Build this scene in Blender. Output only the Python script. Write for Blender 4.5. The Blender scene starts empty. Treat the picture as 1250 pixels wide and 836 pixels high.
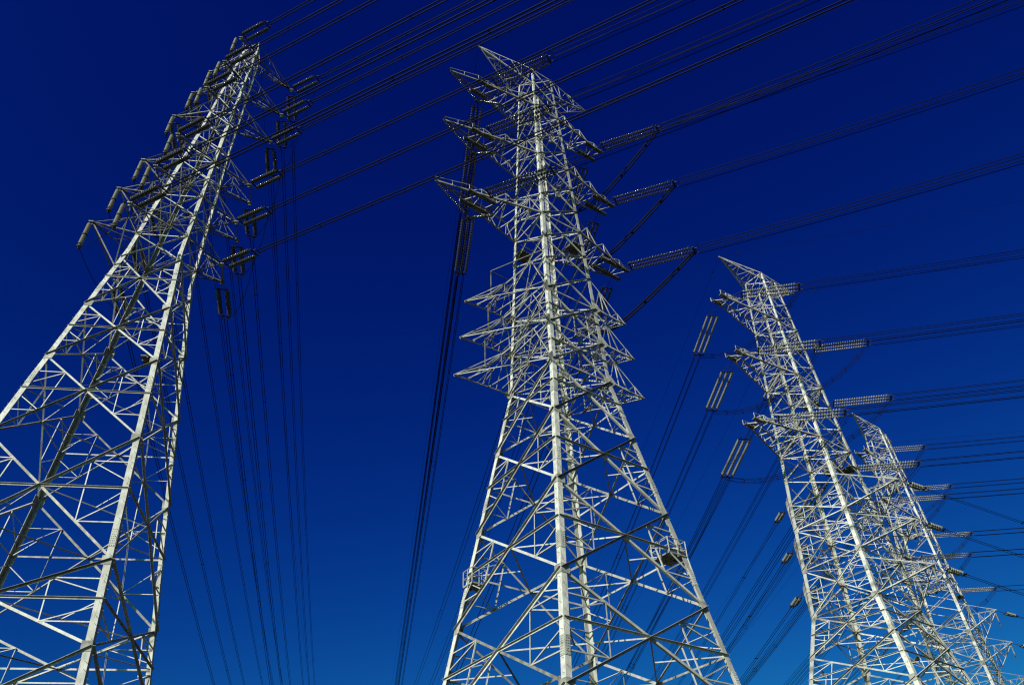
import bpy, math, random
from mathutils import Vector, Matrix
random.seed(7)
R = math.radians
sc = bpy.context.scene
col = sc.collection

# ------------------------------------------------------------------ camera
cd = bpy.data.cameras.new("camera"); cam = bpy.data.objects.new("camera", cd); col.objects.link(cam)
cd.sensor_width = 36.0; cd.lens = 953.0 * 36.0 / 1250.0
cd.clip_start = 0.1; cd.clip_end = 6000
cam.location = (0, 0, 1.6)
cam.rotation_euler = (Matrix.Rotation(R(90 + 39.99), 4, 'X') @ Matrix.Rotation(R(-1.99), 4, 'Z')).to_euler()
sc.camera = cam

# ------------------------------------------------------------------ sky and sun
SUN_EL, SUN_AZ = 27.0, -121.0            # azimuth as a maths angle (0 = +X, 90 = +Y)
w = bpy.data.worlds.new("World"); sc.world = w; w.use_nodes = True
nt = w.node_tree; bg = nt.nodes['Background']
sky = nt.nodes.new('ShaderNodeTexSky'); sky.sky_type = 'NISHITA'; sky.sun_disc = False
sky.sun_elevation = R(SUN_EL); sky.sun_rotation = R(90 - SUN_AZ)
sky.altitude = 0; sky.air_density = 1.0; sky.dust_density = 1.0; sky.ozone_density = 1.0
# a polarising filter's deep blue: the sky's channels get steeper towards the zenith
SKY = 0.06
sep = nt.nodes.new('ShaderNodeSeparateColor'); com = nt.nodes.new('ShaderNodeCombineColor')
nt.links.new(sky.outputs[0], sep.inputs[0])
for ch, (gain, pw) in enumerate(((.0006, 2.6), (.0060, 2.23), (.0605, 1.09))):
    p = nt.nodes.new('ShaderNodeMath'); p.operation = 'POWER'; p.inputs[1].default_value = pw
    q = nt.nodes.new('ShaderNodeMath'); q.operation = 'MULTIPLY'; q.inputs[1].default_value = gain / SKY / 2.144
    nt.links.new(sep.outputs[ch], p.inputs[0]); nt.links.new(p.outputs[0], q.inputs[0]); nt.links.new(q.outputs[0], com.inputs[ch])
nt.links.new(com.outputs[0], bg.inputs['Color']); bg.inputs['Strength'].default_value = SKY
sl = bpy.data.lights.new("sun", 'SUN'); sl.energy = 5.0; sl.angle = R(0.5); sl.color = (1.0, 0.975, 0.9)
so = bpy.data.objects.new("sun", sl); col.objects.link(so)
sd = Vector((math.cos(R(SUN_EL)) * math.cos(R(SUN_AZ)), math.cos(R(SUN_EL)) * math.sin(R(SUN_AZ)), math.sin(R(SUN_EL))))
so.rotation_euler = sd.to_track_quat('Z', 'Y').to_euler(); so.location = (0, -30, 120)
sc.view_settings.view_transform = 'Standard'; sc.view_settings.look = 'None'
sc.view_settings.exposure = 1.1; sc.view_settings.gamma = 1; sc.view_settings.use_curve_mapping = False
try: sc.cycles.filter_width = 1.2
except Exception: pass

# ------------------------------------------------------------------ materials
def mat(name, c1, c2, rough=.5, scale=3.0, metal=0.0, spec=.5, bump=0.0, detail=6, vary=0.0, streak=0.0):
    m = bpy.data.materials.new(name); m.use_nodes = True; t = m.node_tree; b = t.nodes['Principled BSDF']
    tc = t.nodes.new('ShaderNodeTexCoord'); n = t.nodes.new('ShaderNodeTexNoise'); n.inputs['Scale'].default_value = scale; n.inputs['Detail'].default_value = detail
    t.links.new(tc.outputs['Object'], n.inputs['Vector'])
    r = t.nodes.new('ShaderNodeValToRGB'); r.color_ramp.elements[0].position = .36; r.color_ramp.elements[1].position = .64
    r.color_ramp.elements[0].color = (*c1, 1); r.color_ramp.elements[1].color = (*c2, 1)
    t.links.new(n.outputs['Fac'], r.inputs[0]); out = r.outputs[0]
    if vary:
        oi = t.nodes.new('ShaderNodeObjectInfo'); mr = t.nodes.new('ShaderNodeMapRange'); mr.inputs['To Min'].default_value = 1 - vary; mr.inputs['To Max'].default_value = 1 + vary
        hs = t.nodes.new('ShaderNodeHueSaturation'); t.links.new(oi.outputs['Random'], mr.inputs['Value']); t.links.new(mr.outputs[0], hs.inputs['Value']); t.links.new(out, hs.inputs['Color']); out = hs.outputs[0]
    if streak:   # run-off stains: noise stretched down the member, plus small rusty spots
        mp = t.nodes.new('ShaderNodeMapping'); mp.inputs['Scale'].default_value = (5, 5, .5); n2 = t.nodes.new('ShaderNodeTexNoise'); n2.inputs['Scale'].default_value = 2.2; n2.inputs['Detail'].default_value = 5
        t.links.new(tc.outputs['Object'], mp.inputs[0]); t.links.new(mp.outputs[0], n2.inputs['Vector'])
        r2 = t.nodes.new('ShaderNodeValToRGB'); r2.color_ramp.elements[0].position = .52; r2.color_ramp.elements[1].position = .72
        r2.color_ramp.elements[0].color = (0, 0, 0, 1); r2.color_ramp.elements[1].color = (streak, streak, streak, 1)
        mx = t.nodes.new('ShaderNodeMixRGB'); mx.inputs['Color2'].default_value = (.10, .085, .065, 1)
        t.links.new(n2.outputs['Fac'], r2.inputs[0]); t.links.new(r2.outputs[0], mx.inputs['Fac']); t.links.new(out, mx.inputs['Color1']); out = mx.outputs[0]
    t.links.new(out, b.inputs['Base Color'])
    b.inputs['Roughness'].default_value = rough; b.inputs['Metallic'].default_value = metal
    b.inputs['Specular IOR Level'].default_value = spec
    if bump:
        bu = t.nodes.new('ShaderNodeBump'); bu.inputs['Strength'].default_value = bump; bu.inputs['Distance'].default_value = .05
        t.links.new(n.outputs['Fac'], bu.inputs['Height']); t.links.new(bu.outputs[0], b.inputs['Normal'])
    return m
STEEL = mat('galvanised_steel', (.205, .207, .190), (.285, .287, .268), .7, 1.6, spec=.12, vary=.24, streak=.6)
STEEL2 = mat('weathered_shaded_steel', (.10, .101, .092), (.20, .20, .184), .7, 2.0, spec=.12, vary=.3, streak=.65)  # darker steel: weathering on plates and braces, painted-in shade on the big crossarms
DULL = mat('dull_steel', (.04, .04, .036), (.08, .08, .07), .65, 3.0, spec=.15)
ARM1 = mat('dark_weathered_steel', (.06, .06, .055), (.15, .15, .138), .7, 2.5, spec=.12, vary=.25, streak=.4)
DARK = mat('dark_fittings', (.008, .008, .0075), (.02, .02, .018), .5, 6.0, spec=.2)
PORC = mat('glazed_insulator', (.014, .013, .011), (.028, .027, .023), .14, 8.0, spec=.5)
PALE = mat('sunlit_glazed_insulator', (.065, .07, .058), (.11, .115, .095), .2, 8.0, spec=.35)  # same glaze, with the sunlit look of the right pylons' strings in the colour
POSTM = mat('post_insulator', (.15, .15, .115), (.21, .21, .165), .35, 6.0, spec=.25)
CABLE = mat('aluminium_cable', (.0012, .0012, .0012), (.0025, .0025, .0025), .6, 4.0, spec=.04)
WHITE = mat('white_plate', (.5, .5, .48), (.55, .55, .53), .4, 2.0)
CONC = mat('concrete', (.28, .27, .25), (.4, .39, .36), .9, 5.0, bump=.4)
GROUND = mat('dry_grass_ground', (.012, .016, .006), (.03, .03, .015), .95, .35, bump=.5)

# ------------------------------------------------------------------ mesh builder
class MB:
    def __init__(s): s.v = []; s.f = []
    def add(s, vs, fs):
        o = len(s.v); s.v += [tuple(x) for x in vs]; s.f += [tuple(i + o for i in f) for f in fs]
    def angle(s, p, q, wd, n1, n2, t=None):
        """L section with its heel on the line p-q, flanges along n1 and n2"""
        p = Vector(p); q = Vector(q); d = (q - p)
        if d.length < 1e-4: return
        d.normalize(); u = Vector(n1); u = u - d * u.dot(d); u.normalize()
        v = Vector(n2); v = v - d * v.dot(d) - u * v.dot(u)
        if v.length < 1e-4: v = d.cross(u)
        v.normalize(); t = t or max(.012, wd * .1)
        prof = [(0, 0), (wd, 0), (wd, t), (t, t), (t, wd), (0, wd)]
        vs = [p + u * a + v * b for a, b in prof] + [q + u * a + v * b for a, b in prof]
        fs = [(i, (i + 1) % 6, (i + 1) % 6 + 6, i + 6) for i in range(6)] + [(0, 1, 2, 3), (0, 3, 4, 5), (6, 9, 8, 7), (6, 11, 10, 9)]
        if d.dot(u.cross(v)) > 0: fs = [tuple(reversed(f)) for f in fs]
        s.add(vs, fs)
    def tube(s, pts, r, n=6, r2=None):
        pts = [Vector(x) for x in pts]; rings = []
        for i, x in enumerate(pts):
            d = (pts[min(i + 1, len(pts) - 1)] - pts[max(i - 1, 0)]).normalized()
            a = Vector((0, 0, 1)) if abs(d.z) < .9 else Vector((1, 0, 0))
            u = d.cross(a).normalized(); v = d.cross(u)
            rr = r if r2 is None else r + (r2 - r) * i / max(1, len(pts) - 1)
            rings.append([x + u * rr * math.cos(6.28318 * k / n) + v * rr * math.sin(6.28318 * k / n) for k in range(n)])
        vs = [y for g in rings for y in g]
        fs = [(i * n + k, i * n + (k + 1) % n, (i + 1) * n + (k + 1) % n, (i + 1) * n + k) for i in range(len(pts) - 1) for k in range(n)]
        fs += [tuple(reversed(range(n))), tuple((len(pts) - 1) * n + k for k in range(n))]
        s.add(vs, fs)
    def lathe(s, prof, n=8):
        """profile of (x, r) round the local X axis"""
        vs = [(x, r * math.cos(6.28318 * k / n), r * math.sin(6.28318 * k / n)) for x, r in prof for k in range(n)]
        m = len(prof)
        fs = [(i * n + k, i * n + (k + 1) % n, (i + 1) * n + (k + 1) % n, (i + 1) * n + k) for i in range(m - 1) for k in range(n)]
        fs += [tuple(reversed(range(n))), tuple((m - 1) * n + k for k in range(n))]
        s.add(vs, fs)
    def box(s, c, ax, ay, az):
        c = Vector(c); ax, ay, az = Vector(ax), Vector(ay), Vector(az)
        vs = [c + ax * i + ay * j + az * k for i in (-1, 1) for j in (-1, 1) for k in (-1, 1)]
        fs = [(0, 1, 3, 2), (4, 6, 7, 5), (0, 4, 5, 1), (2, 3, 7, 6), (0, 2, 6, 4), (1, 5, 7, 3)]
        if ax.dot(ay.cross(az)) < 0: fs = [tuple(reversed(f)) for f in fs]
        s.add(vs, fs)
    def torus(s, c, nrm, rad, r, n=16, m=5):
        c = Vector(c); nrm = Vector(nrm).normalized(); a = Vector((0, 0, 1)) if abs(nrm.z) < .9 else Vector((1, 0, 0))
        u = nrm.cross(a).normalized(); v = nrm.cross(u); vs = []; fs = []
        for i in range(n):
            e = u * math.cos(6.28318 * i / n) + v * math.sin(6.28318 * i / n)
            for k in range(m): vs.append(c + e * (rad + r * math.cos(6.28318 * k / m)) + nrm * r * math.sin(6.28318 * k / m))
        for i in range(n):
            for k in range(m): fs.append((i * m + k, i * m + (k + 1) % m, ((i + 1) % n) * m + (k + 1) % m, ((i + 1) % n) * m + k))
        s.add(vs, fs)
    def mesh(s, name, m, smooth=False):
        me = bpy.data.meshes.new(name); me.from_pydata(s.v, [], s.f); me.materials.append(m)
        if smooth:
            for p in me.polygons: p.use_smooth = True
        me.update(); return me
    def build(s, name, m, parent=None, smooth=False, kind=None, label=None):
        o = link(name, s.mesh(name, m, smooth), parent)
        if kind: o['kind'] = kind
        if label: o['label'] = label
        return o
def link(name, me, parent=None):
    o = bpy.data.objects.new(name, me); col.objects.link(o)
    if parent is not None:
        o.parent = parent
        if parent.type == 'EMPTY': pass
    return o
def thing(name, label, cat, group=None, loc=(0, 0, 0), rot=None):
    o = bpy.data.objects.new(name, None); col.objects.link(o); o.empty_display_size = .5
    o.location = loc
    if rot is not None: o.rotation_euler = rot
    o['label'] = label; o['category'] = cat
    if group: o['group'] = group
    return o

# ------------------------------------------------------------------ ground
g = MB(); n = 48; rad = [0, 60, 150, 400, 1000, 2600, 5200]
vs = [(0, 0, 0)]; fs = []
for ri, r in enumerate(rad[1:]):
    for k in range(n): vs.append((r * math.cos(6.28318 * k / n), r * math.sin(6.28318 * k / n), 0))
for k in range(n): fs.append((0, 1 + k, 1 + (k + 1) % n))
for ri in range(len(rad) - 2):
    a = 1 + ri * n; b = a + n
    for k in range(n): fs.append((a + k, b + k, b + (k + 1) % n, a + (k + 1) % n))
g.add(vs, fs); go = g.build('ground', GROUND); go['kind'] = 'structure'

# ------------------------------------------------------------------ pylons
CORN = [(-1, -1), (1, -1), (1, 1), (-1, 1)]
FN = [(0, -1), (1, 0), (0, 1), (-1, 0)]
class Tower:
    def __init__(s, C, yaw, S, prof, zk, dz=0.0, lean=(0, 0)):
        s.C = Vector(C); s.yaw = yaw; s.S = S; s.prof = prof; s.zk = zk; s.dz = dz; s.lean = lean
        s.X = Vector((math.cos(yaw), math.sin(yaw), 0)); s.Y = Vector((-math.sin(yaw), math.cos(yaw), 0))
        s.members = []; s.root = None; s.flip = (); s.splice = ()
        s.z0 = 1.6 - (1.6 + dz) / S if S != 1 else -dz
    def w(s, z):
        p = s.prof
        if z <= p[0][0]: return p[0][1]
        for (a, b), (c, d) in zip(p, p[1:]):
            if z <= c: return b + (d - b) * (z - a) / (c - a)
        return p[-1][1]
    def W(s, x, y, z):
        h = max(0, z - s.zk)
        q = s.C + s.S * (s.X * x + s.Y * y) + Vector((s.lean[0], s.lean[1], 0)) * h * s.S
        return Vector((q.x, q.y, 1.6 + s.S * (z - 1.6) + s.dz))
    def c(s, k, z): a = s.w(z); return s.W(CORN[k][0] * a, CORN[k][1] * a, z)
    def cs(s, sg, z): a = s.w(z); return s.W(sg[0] * a, sg[1] * a, z)
    def nrm(s, f): return s.X * FN[f][0] + s.Y * FN[f][1]
    def fx(s, f): v = s.c((f + 1) % 4, s.zk) - s.c(f, s.zk); return v.normalized()
    # --- members
    def brace(s, p, q, wd, nin, depth=0.0, out=False, name='diagonal_brace'):
        """in: outstanding flange inside the face; out: ledge-like flange standing out of the face at the top"""
        wd = max(.055, wd * .63); nin = Vector(nin); d = (q - p).normalized(); u = nin.cross(d)
        if u.z < 0: u = -u
        if out: s.members.append((name, p - nin * .012 + u * wd * .3, q - nin * .012 + u * wd * .3, wd, -u, -nin))
        else: s.members.append((name, p + nin * depth - u * wd * .5, q + nin * depth - u * wd * .5, wd, u, nin))
    def legs(s, wd, knots):
        for k in range(4):
            m = MB(); a = -(s.X * CORN[k][0]); b = -(s.Y * CORN[k][1])
            for (z1, z2, ww) in knots: m.angle(s.c(k, z1), s.c(k, z2), ww, a, b, ww * .09)
            lg = m.build('leg', STEEL, s.root)
            # bolted splice plates and gussets
            for z, ww in s.gz:
                c = s.c(k, z); d = (s.c(k, z + .5) - s.c(k, z - .5)).normalized()
                for e, nn in ((a, -b), (b, -a)):
                    gp = MB(); gp.box(c + e * ww * .5 + nn * .012, d * ww * .55, e * ww * .52, nn * .012)
                    gp.build('gusset_plate', STEEL2, lg)
            if s.splice:
                bl = MB()
                for z in s.splice:
                    c = s.c(k, z); d = (s.c(k, z + .5) - s.c(k, z - .5)).normalized()
                    for e, nn in ((a, -b), (b, -a)):
                        pl = MB(); pl.box(c + e * knots[0][2] * .48 + nn * .016, d * .62, e * knots[0][2] * .46, nn * .012); pl.build('splice_plate', STEEL, lg)
                        for q in range(8):
                            for h in (.28, .58, .88):
                                p = c + d * (-.54 + q * .155) + e * knots[0][2] * .9 * h + nn * .026; bl.tube([p, p + nn * .028], .028, 6)
                bl.build('bolts', STEEL2, lg, kind='stuff')
            sb = MB(); z = s.z0 + 2.5
            while z < s.prof[-1][0] - .5:
                c = s.c(k, z); e = a if int(z * 10) % 2 else b; o = b if e is a else a
                wl = knots[0][2] * .5
                p = c + e * wl * .5; sb.tube([p, p - o * .17], .013, 4)
                z += .42 / s.S
            st = sb.build('step_bolts', STEEL2, lg); st['kind'] = 'stuff'
    def panel(s, z1, z2, wd, kind='x', ws=.09, mid=None):
        """z1 top, z2 bottom"""
        t = .02
        for f in range(4):
            k, j = f, (f + 1) % 4; nin = -s.nrm(f)
            a, b, c, d = s.c(k, z1), s.c(j, z1), s.c(k, z2), s.c(j, z2)
            fl = f in s.flip; s.brace(a, d, wd, nin, .045, out=fl); s.brace(b, c, wd, nin, .045, out=not fl)
            # crossing
            w1, w2 = (b - a).length, (d - c).length; tt = w1 / (w1 + w2); X = a + (d - a) * tt
            zm = z1 + (z2 - z1) * tt
            if kind == 'h':
                l, r = s.c(k, zm), s.c(j, zm)
                s.brace(l, r, wd * .8, nin, .06, out=True, name='horizontal_brace')
                # redundant members: leg -> half diagonals
                for (A, Lz, cor) in ((a, z1, k), (b, z1, j), (c, z2, k), (d, z2, j)):
                    H = A + (X - A) * .5
                    zq = Lz + (zm - Lz) * .5
                    q = s.c(cor, zq); s.brace(q, H, ws, nin, .02)
                    e = s.c(cor, zm); M = e + (X - e) * .5
                    s.brace(H, M, ws, nin, .04)
                    q2 = s.c(cor, zm + (Lz - zm) * .12); s.brace(q2, H, ws * .9, nin, .07)
        if kind == 'h': s.diaphragm(zm, ws * 1.2)
    def ring(s, z, wd, cross=False):
        for f in range(4):
            s.brace(s.c(f, z), s.c((f + 1) % 4, z), wd, -s.nrm(f), .05, name='horizontal_brace')
        if cross:
            s.members.append(('plan_brace', s.c(0, z), s.c(2, z), wd * .5, s.X - s.Y, Vector((0, 0, -1))))
            s.members.append(('plan_brace', s.c(1, z), s.c(3, z), wd * .5, s.X + s.Y, Vector((0, 0, -1))))
    def diaphragm(s, z, wd):
        mid = [(s.c(f, z) + s.c((f + 1) % 4, z)) / 2 for f in range(4)]
        for f in range(4):
            s.members.append(('plan_brace', mid[f], mid[(f + 1) % 4], wd * .6, Vector((0, 0, -1)), s.X + s.Y))
            for cc in (f, (f + 1) % 4):
                A = s.c(cc, z); M = (mid[f] + mid[(f + 1) % 4]) / 2
            s.members.append(('plan_brace', s.c((f + 1) % 4, z), (mid[f] + mid[(f + 1) % 4]) / 2, wd * .5, Vector((0, 0, -1)), s.X))
    def finish(s, limit=100):
        mem = s.members
        eye = Vector((0, 0, 1.6))
        mem.sort(key=lambda m: -(m[2] - m[1]).length * m[3] / max(1, ((m[1] + m[2]) / 2 - eye).length_squared))
        for i, (nm, p, q, wd, u, v) in enumerate(mem[:limit]):
            m = MB(); m.angle(p, q, wd, u, v); m.build(nm, STEEL if i % 3 else STEEL2, s.root)
        m = MB()
        for nm, p, q, wd, u, v in mem[limit:]: m.angle(p, q, wd, u, v)
        if m.v: m.build('lattice_bracing', STEEL, s.root, kind='stuff')
    def footings(s):
        for k in range(4):
            p = s.c(k, s.z0); m = MB(); m.box((p.x, p.y, .3), (.8, 0, 0), (0, .8, 0), (0, 0, .34)); m.build('concrete_footing', CONC, s.root)
    def panels(s, zs, wd, kind='x', ws=.09):
        for a, b in zip(zs, zs[1:]): s.panel(a, b, wd, kind, ws)

def sub(parent, fn, name, m, kind=None, label=None):
    b = MB(); fn(b)
    return b.build(name, m, parent, kind=kind, label=label) if b.v else None

def lace(b, A, B, n, wd, n2):
    """zigzag between two chords A=(a0,a1), B=(b0,b1)"""
    pts = []
    for i in range(n + 1):
        t = i / n; src = A if i % 2 == 0 else B
        pts.append(src[0] + (src[1] - src[0]) * t)
    for p, q in zip(pts, pts[1:]): b.angle(p, q, wd, n2, Vector((0, 0, 1)))
    for i in range(1, n, 2):
        t = i / n; b.angle(A[0] + (A[1] - A[0]) * t, B[0] + (B[1] - B[0]) * t, wd, n2, Vector((0, 0, 1)))

def big_arm(T, sx, zb, zt, xi, xo, e, up, tip=None, skew=0.0, rail=True, wd=.17, label=None):
    """Crossarm of the strain towers: two bottom chords, two top chords, lacing, end beams carrying the strings"""
    cs_, sn_ = math.cos(skew), math.sin(skew)
    def L(x, y, z): return T.W(sx * (x * cs_ - y * sn_), sx * (x * sn_ + y * cs_), z)
    def cor(sy, z):
        a = T.w(z); return T.W(sx * a, sx * sy * a, z)
    Z = Vector((0, 0, 1))
    bot = {}; top = {}
    arm = MB()
    for sy in (-1, 1):
        o, i = L(xo, sy * e, zt), L(xi, sy * e, zt - .03)
        bot[sy] = (cor(sy, zb), o); top[sy] = (cor(sy, zt + up + .6 if zt - zb < .5 else zt + up), L(xi + .1, sy * e, zt + up * .55))
        arm.angle(cor(sy, zb), o, wd, -T.Y * sx * sy, Z)
        arm.angle(top[sy][0], top[sy][1], wd * .75, -T.Y * sx * sy, -Z)
        arm.angle(top[sy][1], L(xo, sy * e, zt + .1), wd * .7, -T.Y * sx * sy, -Z)
        arm.angle(L(xi, sy * e, zt), top[sy][1], wd * .6, T.X, T.Y)
    if tip:
        for sy in (-1, 1):
            arm.angle(bot[sy][1], L(tip, 0, zt), wd * .8, -T.Y * sx * sy, Z)
            arm.angle(L(xi + .1, sy * e, zt + up * .55), L(tip, 0, zt), wd * .55, -T.Y * sx * sy, -Z)
    root = arm.build('crossarm', STEEL2, T.root, label=label)  # darker steel puts the shade under the arm into its colour
    lm = MB()
    lace(lm, bot[-1], bot[1], 6, wd * .4, T.X); lace(lm, top[-1], top[1], 4, wd * .35, T.X)
    for sy in (-1, 1):
        lace(lm, bot[sy], (top[sy][0], L(xo, sy * e, zt + up * .5)), 6, wd * .36, T.Y)
    lm.build('lacing', STEEL, root)
    for sy in (-1, 1):
        eb = MB(); c = (L(xi, sy * e, zt) + L(xo, sy * e, zt)) / 2; ax = (L(xo, sy * e, zt) - L(xi, sy * e, zt)) / 2 * 1.12
        ay = Vector((-ax.y, ax.x, 0)).normalized()
        eb.box(c - Z * .05, ax, ay * .19, Z * .04); eb.box(c + ay * .15 * sy + Z * .06, ax, ay * .012, Z * .11)
        for q in (-.9, 0, .9): eb.box(c + ax * q * .8 - Z * .14, ax.normalized() * .03, ay * .1, Z * .09)
        eb.build('end_beam', DULL, root)
    if rail:
        hr = MB(); h = .55
        for sy in (-1, 1):
            pts = ([L(tip, 0, zt)] if tip else []) + [L(xo + .1, sy * e * 1.3, zt), L(xi - .1, sy * e * 1.3, zt), L(xi * .55 + .2, sy * e * 1.6, zt)]
            tp = [p + Z * h for p in pts]
            for p, q in zip(pts, tp): hr.tube([p, q], .03, 5)
            for p, q in zip(tp, tp[1:]): hr.tube([p, q], .028, 5)
            m1 = (pts[0] + pts[1]) / 2; hr.tube([m1, m1 + Z * h], .025, 5)
        hr.build('handrail', STEEL, root)
    return root

def earth_arm(T, sx, tip, zt, za, zb, wd=.12, skew=0.0, plate=True, label=None):
    cs_, sn_ = math.cos(skew), math.sin(skew)
    P = T.W(sx * tip * cs_, sx * tip * sn_, zt); Z = Vector((0, 0, 1)); m = MB(); A = []
    for sy in (-1, 1):
        a, b = T.w(za), T.w(zb)
        t_, u_ = T.W(sx * a, sx * sy * a, za), T.W(sx * b, sx * sy * b, zb); A.append((t_, u_))
        m.angle(t_, P, wd, -T.Y * sx * sy, -Z); m.angle(u_, P, wd, -T.Y * sx * sy, Z)
    r = m.build('earth_wire_arm', STEEL, T.root, label=label)
    l = MB()
    for i in range(2): lace(l, (A[i][0], P), (A[i][1], P), 5, wd * .42, T.Y)
    lace(l, (A[0][1], P), (A[1][1], P), 5, wd * .42, T.X)
    if not plate: lace(l, (A[0][0], P), (A[1][0], P), 6, wd * .5, T.X)
    l.build('lacing', STEEL2, r)
    if plate:
        pl = MB(); c = P + (A[0][0] - P) * .5 + Vector((0, 0, .02)); d = (A[0][0] - P).normalized()
        pl.box(c, d * .32, Vector((0, 0, 1)).cross(d).normalized() * .02, Vector((0, 0, .14))); pl.build('marker_plate', WHITE, r)
    return P, r

def small_arm(T, feet, zf, zup, tip, wd=.13, kink=True, post=True, label=None):
    """feet: two corner signs; tip in local coordinates"""
    P = T.W(*tip); Z = Vector((0, 0, 1)); m = MB(); F = [T.cs(f, zf) for f in feet]; U = [T.cs(f, zup) for f in feet]
    up = []
    M = P + ((U[0] + U[1]) / 2 - P) * .40 - Z * .9
    for i in range(2):
        side = (F[1 - i] - F[i]).normalized()
        m.angle(F[i], P, wd * .5 if kink and i else wd, side, Z)
        if kink: m.angle(U[i], M + (U[i] - M).normalized() * .15, wd * .8, side, -Z)
        else: m.angle(U[i], P, wd * .7, side, -Z)
    if kink: m.angle(M, P, wd, (F[1] - F[0]).normalized(), -Z)
    r = m.build('crossarm', STEEL, T.root, label=label)
    l = MB()
    lace(l, (F[0], P), (F[1], P), 5, wd * .55, T.X)
    E = M if kink else P
    for i in range(2): lace(l, (F[i], P), (U[i], E), 4, wd * .5, T.Y)
    l.build('lacing', STEEL2, r)
    if post:
        h = MB(); H = M + Z * 3.0; h.angle(M, H, wd * .7, T.X, T.Y)
        t = T.cs(feet[0], zup + .15); h.angle(H, t, wd * .5, T.Y, Z); h.angle(H, T.cs(feet[1], zup + .15), wd * .5, T.Y, Z)
        h.build('post', DULL, r)
    return P

def platform(T, corner, z, size=1.0, rail=True, name='work_platform', label=None, shift=.15, m_=None):
    c = T.c(corner, z); Z = Vector((0, 0, 1)); sx, sy = CORN[corner]
    o = (T.X * sx + T.Y * sy).normalized(); cc = c + o * (size * .15 if shift > 0 else shift)
    m = MB(); m.box(cc, T.X * size, T.Y * size, Z * .05); m.box(cc - Z * .1, T.X * size, T.Y * .06, Z * .06); m.box(cc - Z * .1, T.X * .06, T.Y * size, Z * .06)
    p = m.build(name, m_ or STEEL2, T.root, label=label)
    if rail:
        h = MB(); pts = [cc + T.X * size * a + T.Y * size * b for a, b in ((-1, -1), (1, -1), (1, 1), (-1, 1))]
        for i in range(4):
            a, b = pts[i], pts[(i + 1) % 4]; h.tube([a - Z * .0, a + Z * 1.15], .04, 5)
            for hh in (.55, 1.13): h.tube([a + Z * hh, b + Z * hh], .032, 5)
            mm = (a + b) / 2; h.tube([mm, mm + Z * 1.13], .03, 5)
        h.build('railing', STEEL, p)
        st = MB()
        for a in pts[:3]: st.angle(a, T.c(corner, z - 1.6 / T.S), .07, T.X, T.Y)
        st.build('support_strut', STEEL, p)
    return p

# ---- the four pylons -------------------------------------------------------
PYL = 'lattice pylons of the line'
T1 = Tower((-30.3714, 47.3459, 0), .1459, 1.25, [(.32, 6.836), (41.187, 1.8135), (57, 1.0536), (70.5, .64)], 41.187, lean=(.0219, .0269))
T2 = Tower((3.8968, 53.2, 0), R(35.656), 1.4, [(.457, 6.806), (29.69, 2.171), (52.49, 1.378), (63.1, 1.01)], 29.69)
T3 = Tower((32.3129, 73.184, 0), .6659, 1.0, [(0, 9.722), (28.3, 3.513), (71.63, 1.349)], 28.3)
T4 = Tower((60.518, 111.98, 0), R(48.94), 1.0, [(-.963, 9.934), (28.3, 3.513), (71.63, 1.349)], 28.3, dz=.963)
T1.root = thing('lattice_pylon', 'tall steel pylon cut off by the left edge, hung with dark double insulator strings', 'pylon', PYL, (T1.C.x, T1.C.y, 0))
T2.root = thing('lattice_pylon', 'large pale steel pylon in the middle with one bright leg facing the viewer', 'pylon', PYL, (T2.C.x, T2.C.y, 0))
T3.root = thing('lattice_pylon', 'leaning-looking steel pylon right of the middle, nearer of the two on the right', 'pylon', PYL, (T3.C.x, T3.C.y, 0))
T4.root = thing('lattice_pylon', 'farthest and smallest steel pylon, at the right edge behind the nearer one', 'pylon', PYL, (T4.C.x, T4.C.y, 0))
for T in (T1, T2, T3, T4):
    # parts are built in world space: keep them there under the Empty
    T.inv = Matrix.Translation(-Vector(T.root.location))

# left pylon
T = T1; T.flip = (1, 3); T.splice = (37.0, 29.0, 18.9)
T.gz = [(z, .55) for z in (35.4, 30.7, 25.0, 17.7, 13.6)] + [(z, .42) for z in (42.8, 47.5, 52.07, 59.4, 64.3)]
T.legs(.36, [(T.z0, 17.7, .40), (17.7, 30.7, .38), (30.7, 41.187, .36), (41.187, 57, .32), (57, 70.5, .24)])
T.panels([70.5, 69.36, 66.8, 64.33, 61.9, 59.4], .10, 'x')
T.panels([59.4, 57.6, 55.8, 54, 52.07, 49.8, 47.5, 45.2, 42.81, 40.2], .12, 'x')
T.panels([40.2, 35.4, 30.74, 24.97], .20, 'h', .09)
T.panels([24.97, 17.75, 13.6, 6.8, T.z0], .24, 'h', .11)
for z in (70.5, 69.36, 64.33, 59.4, 52.07, 47.5, 42.81): T.ring(z, .12, True)
za1 = [69.364, 64.333, 59.382, 52.074, 47.502, 42.814]
ORD = ['topmost', 'second', 'third', 'fourth', 'fifth', 'lowest']
A1t = [T.W(-.431 - .21 * i, -(2.347 + .412 * i), za1[i]) for i in range(6)]
B1t = [T.W(-(3.704 + .149 * i), 1.412 - .777 * i, za1[i]) for i in range(6)]
R1t = [T.W(3.65 + .033 * i, 2.593 - .463 * i, za1[i]) for i in range(3)]
RA1t = [T.W(3.604, .748, za1[i]) for i in (3, 4, 5)]; RB1t = [T.W(3.371, 2.598, za1[i]) for i in (3, 4, 5)]
C1t = [T.W(-4.3, 3.45 - .12 * i, za1[3 + i]) for i in range(3)]
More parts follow.
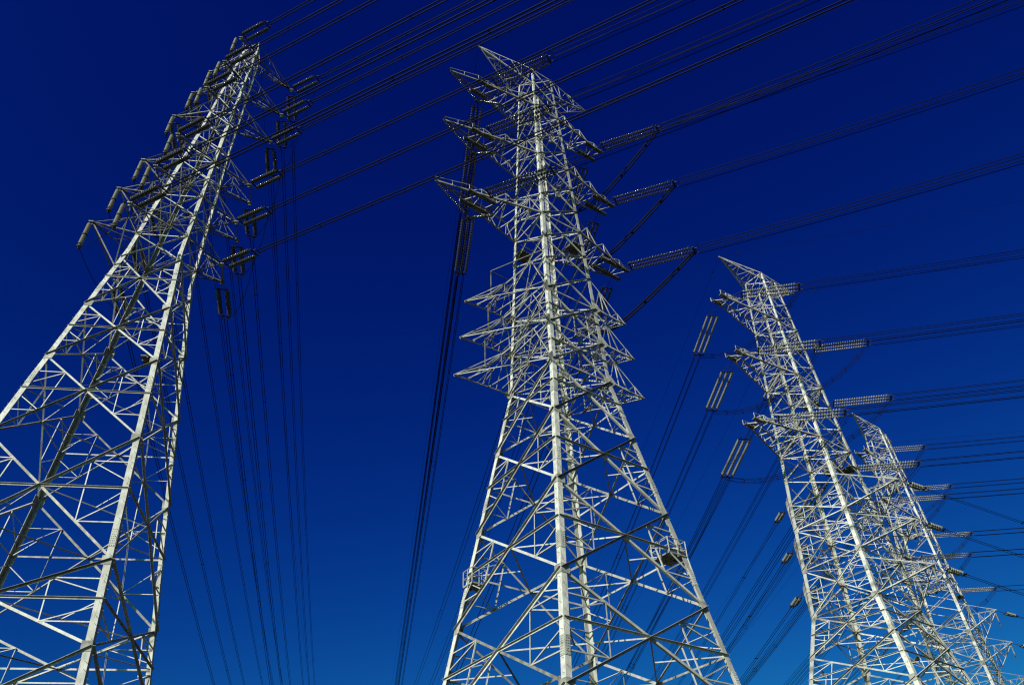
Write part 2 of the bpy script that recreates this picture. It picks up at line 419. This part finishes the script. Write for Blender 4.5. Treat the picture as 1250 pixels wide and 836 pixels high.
def tri_arm(T, feet, z, P, up, wd=.11):
    Z = Vector((0, 0, 1)); m = MB(); F = [T.cs(f, z) for f in feet]; U = [T.cs(f, z + up) for f in feet]
    for i in range(len(F)):
        side = (F[(i + 1) % len(F)] - F[i]).normalized()
        m.angle(F[i], P, wd, side, Z)
    m.angle(U[0], P, wd * .7, T.X, -Z); m.angle(U[-1], P, wd * .7, T.Y, -Z)
    m.box(P - Z * .08, T.X * .2, T.Y * .2, Z * .05); m.box(P - Z * .2, T.X * .14, T.Y * .03, Z * .12)
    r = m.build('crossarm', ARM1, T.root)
    l = MB(); lace(l, (F[0], P), (F[1], P), 4, wd * .4, T.X)
    for i in (0, -1): lace(l, (F[i], P), (U[i], P), 3, wd * .38, T.Y)
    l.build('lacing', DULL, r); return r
for i in range(6):
    tri_arm(T, [(-1, -1), (1, -1)], za1[i], A1t[i], 2.0); tri_arm(T, [(-1, -1), (-1, 1)], za1[i], B1t[i], 2.0)
    if i < 3: tri_arm(T, [(1, -1), (1, 1), (-1, 1)], za1[i], R1t[i], 2.0)
    else:
        r = tri_arm(T, [(1, -1), (1, 1)], za1[i], RA1t[i - 3], 2.0, .11); tri_arm(T, [(1, 1), (-1, 1)], za1[i], RB1t[i - 3], 2.0, .11)
        r = tri_arm(T, [(-1, 1), (-1, -1)], za1[i], C1t[i - 3], 2.0, .11)
        m = MB(); m.angle(B1t[i], C1t[i - 3], .09, T.X, T.Y); m.build('tie_bar', STEEL2, r)
        for foot, tipp in (((-1, -1), B1t[i]), ((-1, -1), A1t[i])):
            m = MB(); m.angle(tipp, T.cs(foot, za1[i] - 3.6), .10, T.X, T.Y); m.build('arm_strut', DULL, T.root)
        m = MB(); m.angle(RA1t[i - 3], RB1t[i - 3], .09, T.X, T.Y); m.build('tie_bar', STEEL2, r)
pk = MB(); apex = T.W(.1, .1, 73.2)
for k in range(4): pk.angle(T.c(k, 70.5), apex, .10, T.X * -CORN[k][0], T.Y * -CORN[k][1])
for zz in (71.2, 72.0):
    t = (zz - 70.5) / 2.7
    q = [T.c(k, 70.5).lerp(apex, t) for k in range(4)]
    for k in range(4): pk.angle(q[k], q[(k + 1) % 4], .06, T.X, T.Y)
pk.build('peak', STEEL, T.root)
platform(T, 1, 31.4, .5, rail=False, shift=-1.3, m_=DULL)
T.finish(); T.footings()

# middle pylon
T = T2; T.splice = (27.4, 22.4, 17.2, 12.2)
T.gz = [(z, .62) for z in (35.67, 32.72, 29.69, 25.58, 20.74, 15.71, 10.63)] + [(z, .42) for z in (43.15, 47.94, 50.3, 54.8, 57.2)]
T.legs(.36, [(T.z0, 15.7, .42), (15.7, 29.69, .40), (29.69, 43.15, .36), (43.15, 54, .30), (54, 63.1, .22)])
T.panels([63.1, 61.1, 59.1, 57.2, 54.8, 52.49, 50.32, 47.94], .13)
T.panels([47.94, 45.33, 43.15, 40.63, 38.47, 35.67], .17)
T.panels([35.67, 32.72, 29.69], .21, 'h', .09)
T.panels([29.69, 25.58], .25, 'h', .10)
T.panels([25.58, 20.74, 15.71, 10.63, 5.6, T.z0], .27, 'h', .13)
for z in (63.1, 57.2, 50.32, 43.15, 35.67, 32.72, 29.69): T.ring(z, .15, True)
za2 = [57.2, 50.3, 43.1]
for i, z in enumerate(za2):
    big_arm(T, -1, z, z + .12, 4.9, (6.15, 6.65, 6.85)[i], .5, .7, tip=(8.48, 8.86, 9.23)[i])
    big_arm(T, 1, z, z + .12, 4.75, (6.4, 6.7, 7.1)[i], .5, .7, rail=False)
E2 = [earth_arm(T, s, 5.88, 63.6, 63.1, 60.6)[0] for s in (-1, 1)]
zl2 = [35.69, 32.72, 29.7]; tl = [(-5.57, 2.05), (-5.76, 2.24), (-6.09, 2.29)]; tr = [(4.65, -1.81), (4.83, -1.93), (5.1, -1.96)]
for i, z in enumerate(zl2):
    small_arm(T, [(-1, 1), (-1, -1)], z, z + 3.4, (*tl[i], z)); small_arm(T, [(1, -1), (1, 1)], z, z + 2.6, (*tr[i], z), kink=False, post=False)
for z in zl2:
    for k, f, e in ((0, 3, 1), (3, 3, -1), (1, 1, 1), (2, 1, -1)):
        c = T.c(k, z); nn = T.nrm(f); e_ = T.Y * e if f in (1, 3) else T.X * e; b = MB()
        o = nn * .55 - e_ * .1; v = [c, c + o - Vector((0, 0, .05)), c + Vector((0, 0, .75)), c - Vector((0, 0, .55))]
        h_ = e_ * .02
        b.add([p - h_ for p in v[1:]] + [p + h_ for p in v[1:]], [(0, 1, 2), (5, 4, 3), (0, 3, 4, 1), (1, 4, 5, 2), (2, 5, 3, 0)])
        b.build('node_plate', STEEL2, T.root)
platform(T, 1, 18.3, .85, shift=-1.1); platform(T, 3, 17.9, .6, shift=-.7)
for k in (1, 3): platform(T, k, 41.6, .7, rail=False, name='climbing_guard', shift=-.9, m_=DULL)
T.finish(); T.footings()

# right pylons (same design)
zu3 = [64.515, 55.964, 46.891]; zf3 = [63.0, 54.28, 45.63]; zl3 = [40.879, 36.338, 31.714]; zlf3 = [37.14, 32.89, 28.3]
sk1 = R(33.147 - 38.156); sk1r = R(17); sk2 = R(-24.355 - 38.156)
ell = [4.285, 4.63, 4.91]; elr = [6.897, 7.09, 7.27]
def right_design(T, far=False):
    T.gz = [(z, .55) for z in (37.14, 32.89, 28.3, 24.7, 20.5)] + [(z, .4) for z in (45.6, 54.3, 63)]
    T.legs(.36, [(T.z0, 20.5, .42), (20.5, 28.3, .40), (28.3, 45.63, .36), (45.63, 60, .28), (60, 71.63, .2)])
    T.panels([71.63, 69.5, 67.3, 65.1, 63.02, 60.1, 57.2, 54.28], .105)
    T.panels([54.28, 51.4, 48.5, 45.63, 42.78, 40.0], .14)
    T.panels([40.0, 37.14, 32.89, 28.3], .17, 'h', .075)
    T.panels([28.3, 24.69, 20.5, 15.5, 9.0, T.z0], .21, 'h', .095)
    for z in (71.63, 63.02, 54.28, 45.63, 37.14, 32.89, 28.3): T.ring(z, .15, True)
    out = dict(U=[], V=[], L=[], Rr=[])
    for i in range(3):
        big_arm(T, -1, zf3[i], zu3[i], 7.9, 9.4, .62, .95, skew=sk1, wd=.17)
        big_arm(T, 1, zf3[i], zu3[i], 6.1, 7.8, .62, .95, skew=sk1r, rail=False, wd=.16)
        c, s_ = math.cos(sk2), math.sin(sk2)
        out['L'].append(small_arm(T, [(-1, 1), (1, 1)], zlf3[i], zl3[i] + .2, (-ell[i] * c, -ell[i] * s_, zl3[i]), kink=False, post=False, wd=.1 if far else .14))
        out['Rr'].append(small_arm(T, [(-1, -1), (1, -1)], zlf3[i], zl3[i] + .2, (elr[i] * c, elr[i] * s_, zl3[i]), kink=False, post=False, wd=.1 if far else .14))
    out['E'] = [earth_arm(T, s, 6.85, 72.89, 71.6, 70.2, skew=sk1, plate=False)[0] for s in (-1, 1)]
    platform(T, 1, 43.5, .7, rail=False, name='climbing_guard', shift=-.9, m_=DULL)
    T.finish(); T.footings()
    return out
D3 = right_design(T3); D4 = right_design(T4, True)

# parts were built in world coordinates: bring them into their pylon's space
for T in (T1, T2, T3, T4):
    off = Vector(T.root.location)
    for o in T.root.children:
        o.matrix_parent_inverse = Matrix.Translation(-off)

# ------------------------------------------------------------------ insulators
_cache = {}
def string_mesh(L, r, pitch, m, core=.035):
    key = (round(L, 2), r, pitch, m.name)
    if key not in _cache:
        b = MB(); prof = [(0, core)]; n_ = int((L - .16) / pitch); x = .08
        for i in range(n_):
            prof += [(x, core * 1.1), (x + pitch * .10, r * .96), (x + pitch * .34, r), (x + pitch * .5, r * .62), (x + pitch * .62, core * 1.5)]
            x += pitch
        prof.append((L, core)); b.lathe(prof, 9)
        _cache[key] = b.mesh('disc_string', m, True)
    return _cache[key]
def aim(d):
    return Vector(d).normalized().to_track_quat('X', 'Z').to_euler()
def bez(p0, a, p1, n_):
    return [p0 * (1 - t) ** 2 + a * 2 * t * (1 - t) + p1 * t * t for t in [i / n_ for i in range(n_ + 1)]]
_parts = {}
def shared(key, fn, m, smooth=False):
    if key not in _parts:
        b = MB(); fn(b); _parts[key] = b.mesh(key[0], m, smooth)
    return _parts[key]
def tension(P, d, nstr, l0, l1, sep, label, group, r=.15, pitch=.2, ring=True, m=PORC, name='insulator_string', planar='h'):
    """strain insulator from P along d: link, yoke, parallel disc strings, yoke, clamp. Local X runs along d."""
    t = thing(name, label, 'insulator', group, P, aim(d))
    Ls = l1 - l0 - .3
    k = (nstr, l0, l1, sep)
    wy = sep * (nstr - 1) / 2 + .12
    def links(b):
        b.tube([(0, 0, 0), (l0 * .5, 0, 0)], .03, 5)
        for i in range(nstr):
            y = (i - (nstr - 1) / 2) * sep; b.tube([(l0 * .45, y * .35, 0), (l0 + .02, y, 0)], .022, 5)
    def yoke(b): b.box((0, 0, 0), (.07, 0, 0), (0, wy, 0), (0, 0, .02))
    link('link', shared(('link', *k), links, DARK), t)
    y1 = link('yoke_plate', shared(('yoke_plate', *k), yoke, DARK), t); y1.location = (l0 + .04, 0, 0)
    y2 = link('yoke_plate', shared(('yoke_plate', *k), yoke, DARK), t); y2.location = (l1 - .16, 0, 0)
    me = string_mesh(Ls, r, pitch, m)
    for i in range(nstr):
        s = link('disc_string', me, t); s.location = (l0 + .08, (i - (nstr - 1) / 2) * sep, 0)
    def clamp(b):
        for i in (-1, 1): b.tube([(l1 - .16, 0, 0), (l1, i * wy * .55, 0), (l1 + .25, i * wy * .5, 0)], .05, 6)
    link('clamp', shared(('clamp', *k), clamp, DARK), t)
    if ring:
        def rg(b):
            for i in range(14):
                pass
            pts = [(l1 - .55 + .34 * math.cos(a), (wy + .1) * (1 if a is not None else 1) * math.sin(a), .16) for a in [6.28318 * j / 16 for j in range(17)]]
            b.tube(pts, .022, 5); b.tube([(l1 - .4, 0, 0), (l1 - .4, 0, .55)], .02, 4)
        link('arcing_ring', shared(('arcing_ring', *k), rg, DARK), t)
    return t

# ------------------------------------------------------------------ conductors
def wire_pts(P0, a, m, k, L, n_=46, s0=0.0):
    out = []
    for i in range(n_ + 1):
        s = s0 + (L - s0) * (i / n_) ** 1.5
        out.append(Vector((P0.x + s * math.cos(a), P0.y + s * math.sin(a), P0.z - m * s + k * s * s)))
    return out
def bundle(P0, a, m, k, L, s0, offs, label, group, r=.033, spacers=(), name='conductor_bundle', blobs=.07):
    """offs: (side, up) offsets of the wires; the wires and spacers travel together"""
    t = thing(name, label, 'power line', group, (P0.x, P0.y, P0.z))
    side = Vector((-math.sin(a), math.cos(a), 0)); Z = Vector((0, 0, 1)); base = wire_pts(P0, a, m, k, L, 46, s0)
    for sx, uz in offs:
        b = MB(); b.tube([p - P0 + side * sx + Z * uz for p in base], r, 5); b.build('wire', CABLE, t, smooth=True)
    if len(offs) > 1:
        for s in spacers:
            p = Vector((s * math.cos(a), s * math.sin(a), -m * s + k * s * s)); b = MB(); cs_ = [p + side * x + Z * u for x, u in offs]
            for i in range(len(cs_)): b.tube([cs_[i], cs_[(i + 1) % len(cs_)]], .03, 4)
            for c in cs_: b.box(c, Vector((math.cos(a), math.sin(a), 0)) * blobs, side * .045, Z * .045)
            b.build('spacer', CABLE, t)
    else:
        for s in spacers:
            p = Vector((s * math.cos(a), s * math.sin(a), -m * s + k * s * s)); b = MB()
            b.box(p - Z * .06, Vector((math.cos(a), math.sin(a), 0)) * .2, side * .04, Z * .05); b.build('damper', CABLE, t)
    return t
def jumper(pts, offs_dir, offs, r, label, group, spac=6):
    t = thing('jumper_loop', label, 'jumper cable', group, pts[0]); o = pts[0]
    for a, b_ in offs:
        b = MB(); b.tube([p - o + offs_dir[0] * a + offs_dir[1] * b_ for p in pts], r, 5); b.build('wire', CABLE, t, smooth=True)
    if len(offs) > 1:
        for i in range(2, len(pts) - 1, max(2, len(pts) // spac)):
            b = MB(); q = [pts[i] - o + offs_dir[0] * a + offs_dir[1] * c for a, c in offs]
            for j in range(len(q)): b.tube([q[j], q[(j + 1) % len(q)]], r * 1.3, 4)
            b.build('spacer', CABLE, t)
    return t
def dirv(a, m): return Vector((math.cos(a), math.sin(a), -m))
def alongs(P, a, m, k, s): return Vector((P.x + s * math.cos(a), P.y + s * math.sin(a), P.z - m * s + k * s * s))
QUAD = [(.46 * math.cos(R(63.4 + 90 * i)), .46 * math.sin(R(63.4 + 90 * i))) for i in range(4)]; TWIN = [(-.13, 0), (.13, 0)]; ONE = [(0, 0)]
K = 3e-4
NEARTXT, FARTXT = 'towards upper right', 'down towards horizon'
HT = ['top', 'middle', 'bottom']

# ---- middle pylon strings and bundles
aN, mN, kN = R(-24.5), .13, 1e-3; aNl, mNl = R(-27), .12
aF, mF = R(100.5), .12; aFr = R(103.5)
ends2 = {}
for i, z in enumerate(za2):
    for side, x, sx in (('left', (5.5, 6.0, 6.2)[i], -1), ('right', (5.55, 5.95, 6.35)[i], 1)):
        for e, way in ((-.5, 'near'), (.5, 'far')):
            y = e * (1 if sx > 0 else -sx)      # front side of both arms faces -Y
            P = T2.W(sx * x, e, z) - Vector((0, 0, .12))
            a = (aN if side == 'right' else aNl) if way == 'near' else (aF if side == 'left' else aFr)
            m_ = mN if way == 'near' else mF; k_ = kN if way == 'near' else K
            go_ = NEARTXT if way == 'near' else FARTXT
            l0, l1 = (1.1, 8.0) if way == 'near' else (1.5, 8.3)
            tension(P, dirv(a, m_), 3, l0, l1, .5, 'triple insulator string, %s %s crossarm of middle pylon, reaching %s' % (HT[i], side, go_), 'triple insulator strings of the middle pylon', r=.165, pitch=.3)
            bundle(P, a, m_, k_, 170 if way == 'near' else 330, l1 + .1, QUAD, 'dark four-wire bundle, %s %s crossarm of middle pylon, running %s' % (HT[i], side, go_), 'four-wire bundles of the middle pylon',
                   r=.038, spacers=[46, 100] if way == 'near' else [40, 120, 250])
            ends2[(i, side, way)] = alongs(P, a, m_, k_, l1)
UZ = (Vector((0, 0, 1)),)
for i, z in enumerate(za2):
    # V string holding the jumper under each left arm
    Y = T2.W(-(6.0, 6.26, 6.6)[i], 0, z - 1.95)
    A = T2.W(-(8.4, 8.8, 9.15)[i], 0, z); B = T2.W(-(3.67, 4.3, 4.58)[i], 0, z - .5)
    for nm, Q in (('outer', A), ('inner', B)):
        tension(Q, Y - Q, 1, .25, (Y - Q).length, .3, '%s leg of the V-shaped insulator under %s left crossarm of middle pylon' % (nm, HT[i]), 'V insulators under the left arms', r=.14, ring=False)
    p0, p1 = ends2[(i, 'left', 'near')], ends2[(i, 'left', 'far')]
    pts = bez(p0, (p0 + Y) / 2 - Vector((0, 0, 1.6)), Y, 8) + bez(Y, (p1 + Y) / 2 - Vector((0, 0, 1.6)), p1, 8)[1:]
    jumper(pts, (T2.X, Vector((0, 0, 1))), [(-.2, -.2), (.2, -.2), (.2, .2), (-.2, .2)], .03, 'black jumper loop under %s left crossarm of middle pylon' % HT[i], 'jumper loops of the middle pylon')
    p0, p1 = ends2[(i, 'right', 'near')], ends2[(i, 'right', 'far')]
    lo = T2.W(6.1 - .15 * i, -.4, z - 5.6)
    pts = [p0] + [p0.lerp(lo, t) - Vector((0, 0, .25 * math.sin(3.14159 * t))) for t in (.12, .25, .4, .55, .7, .85)] + bez(lo, lo.lerp(p1, .5) - Vector((0, 0, .8)), p1, 6)
    jumper(pts, (Vector((-p0.y + lo.y, p0.x - lo.x, 0)).normalized(), Vector((0, 0, 1))), [(-.19, 0), (.19, 0)], .085, 'stiff twin jumper tubes slanting down at %s right crossarm of middle pylon' % HT[i], 'jumper loops of the middle pylon', spac=4)
for P, s in zip(E2, ('left', 'right')):
    bundle(P, aNl, .10, 5e-4, 170, .2, ONE, 'single earth wire, %s peak arm of middle pylon, towards upper right' % s, 'earth wires', r=.022, name='earth_wire', spacers=[2.5, 4])
    bundle(P, aF, .10, K, 330, .2, ONE, 'single earth wire, %s peak arm of middle pylon, down towards horizon' % s, 'earth wires', r=.022, name='earth_wire', spacers=[2.5, 4])

# ---- left pylon
a1n, m1n = R(-26.1), .054; a1f, m1f = R(100.9), .12
G1 = 'double insulator strings of the left pylon'; G1w = 'twin wires of the left pylon'
def pair(P, a, m_, where, go_, L, k_=K, sp=()):
    tension(P, dirv(a, m_), 2, .6, 4.1, .8, 'dark double insulator string, %s of left pylon, reaching %s' % (where, go_), G1, r=.23, pitch=.25, ring=False)
    bundle(P, a, m_, k_, L, 4.2, TWIN, 'twin wires, %s of left pylon, running %s' % (where, go_), G1w, r=.055 if 'upper' in go_ else .036, spacers=sp, blobs=.14)
    return alongs(P, a, m_, k_, 4.1)
def drop(P, h, where):
    t = tension(P, (0, 0, -1), 1, .15, h, .2, 'pale stick-like post insulator hanging under %s of left pylon' % where, 'hanging post insulators of the left pylon', r=.185, pitch=.09, ring=False, m=POSTM, name='post_insulator')
    def band(b): b.lathe([(h * .5, .08), (h * .5, .23), (h * .5 + .13, .23), (h * .5 + .13, .08)], 10)
    link('collar', shared(('collar', h), band, DARK), t)
    def foot(b): b.lathe([(h - .12, .05), (h - .12, .2), (h + .02, .2), (h + .1, .05)], 10)
    link('end_cap', shared(('end_cap', h), foot, DARK), t)
    return P + Vector((0, 0, -h))
Zd = Vector((0, 0, .3))
for i in range(6):
    na, fb = A1t[i] - Zd, B1t[i] - Zd
    an = '%s front-left arm' % ORD[i]; bn = '%s far-left arm' % ORD[i]
    rs = random.Random(i)
    e0 = pair(na, a1n, m1n, an, NEARTXT, 120, sp=[8.5 + rs.random() * 3, 17, 25.5 + rs.random(), 34, 46, 60])
    e1 = pair(fb if i < 3 else C1t[i - 3] - Zd, a1f, m1f, bn, FARTXT, 320, sp=[12, 30, 60, 100, 150])
    d0 = drop(A1t[i] + T1.X * -.5, 3.0, an); d1 = drop(B1t[i] + T1.X * -.1, 3.1, bn)
    pts = bez(e0, (e0 + d0) / 2 - Vector((0, 0, 1.2)), d0, 6) + bez(d0, (d0 + d1) / 2 - Vector((0, 0, 1.2)), d1, 6)[1:] + bez(d1, (d1 + e1) / 2 - Vector((0, 0, 1.6)), e1, 6)[1:]
    jumper(pts, (T1.X, Vector((0, 0, 1))), ONE, .026, 'thin jumper wire drooping round %s left arms of left pylon' % ORD[i], 'jumper loops of the left pylon')
    rn = '%s right arm' % ORD[i]
    PN, PF = (R1t[i] - Zd, R1t[i] - Zd) if i < 3 else (RA1t[i - 3] - Zd, RB1t[i - 3] - Zd)
    f0 = pair(PN, a1n, m1n, rn, NEARTXT, 120, sp=[8 + rs.random() * 4, 16.5, 25 + rs.random() * 2, 35, 47, 62])
    f1 = pair(PF, a1f, m1f, rn, FARTXT, 320, sp=[12, 30, 60, 100, 150])
    mid_ = (f0 + f1) / 2 + Vector((.9, .4, -3.2))
    jumper(bez(f0, mid_ - Vector((0, 0, .8)), f1, 10), (T1.X, Vector((0, 0, 1))), ONE, .026, 'thin jumper wire hanging below %s right arm of left pylon' % ORD[i], 'jumper loops of the left pylon')
bundle(apex, a1n, .04, K, 120, .1, ONE, 'single earth wire, peak of left pylon, towards upper right', 'earth wires', r=.022, name='earth_wire', spacers=[2, 3.2])
bundle(apex, a1f, .09, K, 320, .1, ONE, 'single earth wire, peak of left pylon, down towards horizon', 'earth wires', r=.022, name='earth_wire', spacers=[2, 3.2])

# ---- the two right pylons
def dress(T, D, nm, an, mn, af, mf, al, ml):
    gs = 'triple insulator strings of the ' + nm; gw = 'four-wire bundles of the ' + nm
    for i in range(3):
        ends = {}
        for side, sx, xm in (('left', -1, 8.7), ('right', 1, 7.0)):
            for e, way in ((-.62, 'near'), (.62, 'far')):
                x = sx * xm; sk = sk1 if sx < 0 else sk1r; c, s_ = math.cos(sk), math.sin(sk)
                P = T.W(x * c - e * s_, x * s_ + e * c, zu3[i]) - Vector((0, 0, .15))
                a, m_ = (an, mn) if way == 'near' else (af, mf)
                go_ = 'out to the right' if way == 'near' else FARTXT
                where = '%s %s crossarm of %s' % (HT[i], side, nm)
                tension(P, dirv(a, m_), 3, 1.9, 8.5, .62, 'triple insulator string, %s, reaching %s' % (where, go_), gs, r=.165 if T is T3 else .12, pitch=.27, m=PALE)
                bundle(P, a, m_, K, 150 if way == 'near' else 300, 8.6, QUAD, 'four-wire bundle, %s, running %s' % (where, go_), gw, spacers=[55, 110])
                ends[(side, way)] = alongs(P, a, m_, K, 8.5)
            p0, p1 = ends[(side, 'near')], ends[(side, 'far')]
            out = (T.X * sx).normalized()
            mid_ = (p0 + p1) / 2 + Vector((0, 0, -5.5)) - out * 1.0
            jumper(bez(p0, mid_, p1, 16), (T.X, Vector((0, 0, 1))), [(-.2, -.2), (.2, -.2), (.2, .2), (-.2, .2)], .022, 'thin jumper loop sagging round %s %s crossarm of %s' % (HT[i], side, nm), 'jumper loops of the ' + nm)
        for P, side, a, m_, go_ in ((D['L'][i], 'left', af, mf, FARTXT), (D['Rr'][i], 'right', al, ml, 'down to the right')):
            P = P - Vector((0, 0, .2)); where = '%s %s small arm of %s' % (HT[i], side, nm)
            tension(P, dirv(a, m_), 2, 1.2, 3.1, .42, 'pale double string, %s, reaching %s' % (where, go_), 'short insulator strings of the ' + nm, r=.17, pitch=.19, ring=False, m=PALE)
            bundle(P, a, m_, K, 280, 3.2, TWIN, 'twin wires, %s, running %s' % (where, go_), 'twin wires of the ' + nm, r=.026, spacers=[14, 40, 80])
            if side == 'right':
                tension(P - dirv(a, 0) * .5, (0, 0, -1), 1, .15, 1.9, .2, 'short post insulator hanging under %s' % where, 'hanging post insulators of the ' + nm, r=.11, pitch=.1, ring=False, m=POSTM, name='post_insulator')
    for P, side in zip(D['E'], ('left', 'right')):
        bundle(P, an, .05, K, 150, .1, ONE, 'single earth wire, %s peak arm of %s, out to the right' % (side, nm), 'earth wires', r=.016, name='earth_wire', spacers=[2.5])
        bundle(P, af, .10, K, 300, .1, ONE, 'single earth wire, %s peak arm of %s, down towards horizon' % (side, nm), 'earth wires', r=.016, name='earth_wire', spacers=[2.5])
dress(T3, D3, 'nearer right pylon', R(-14.5), .085, R(98.5), .14, R(18), .22)
dress(T4, D4, 'farthest right pylon', R(-10), .05, R(98.5), .14, R(15), .2)
print('objects', len(bpy.data.objects))
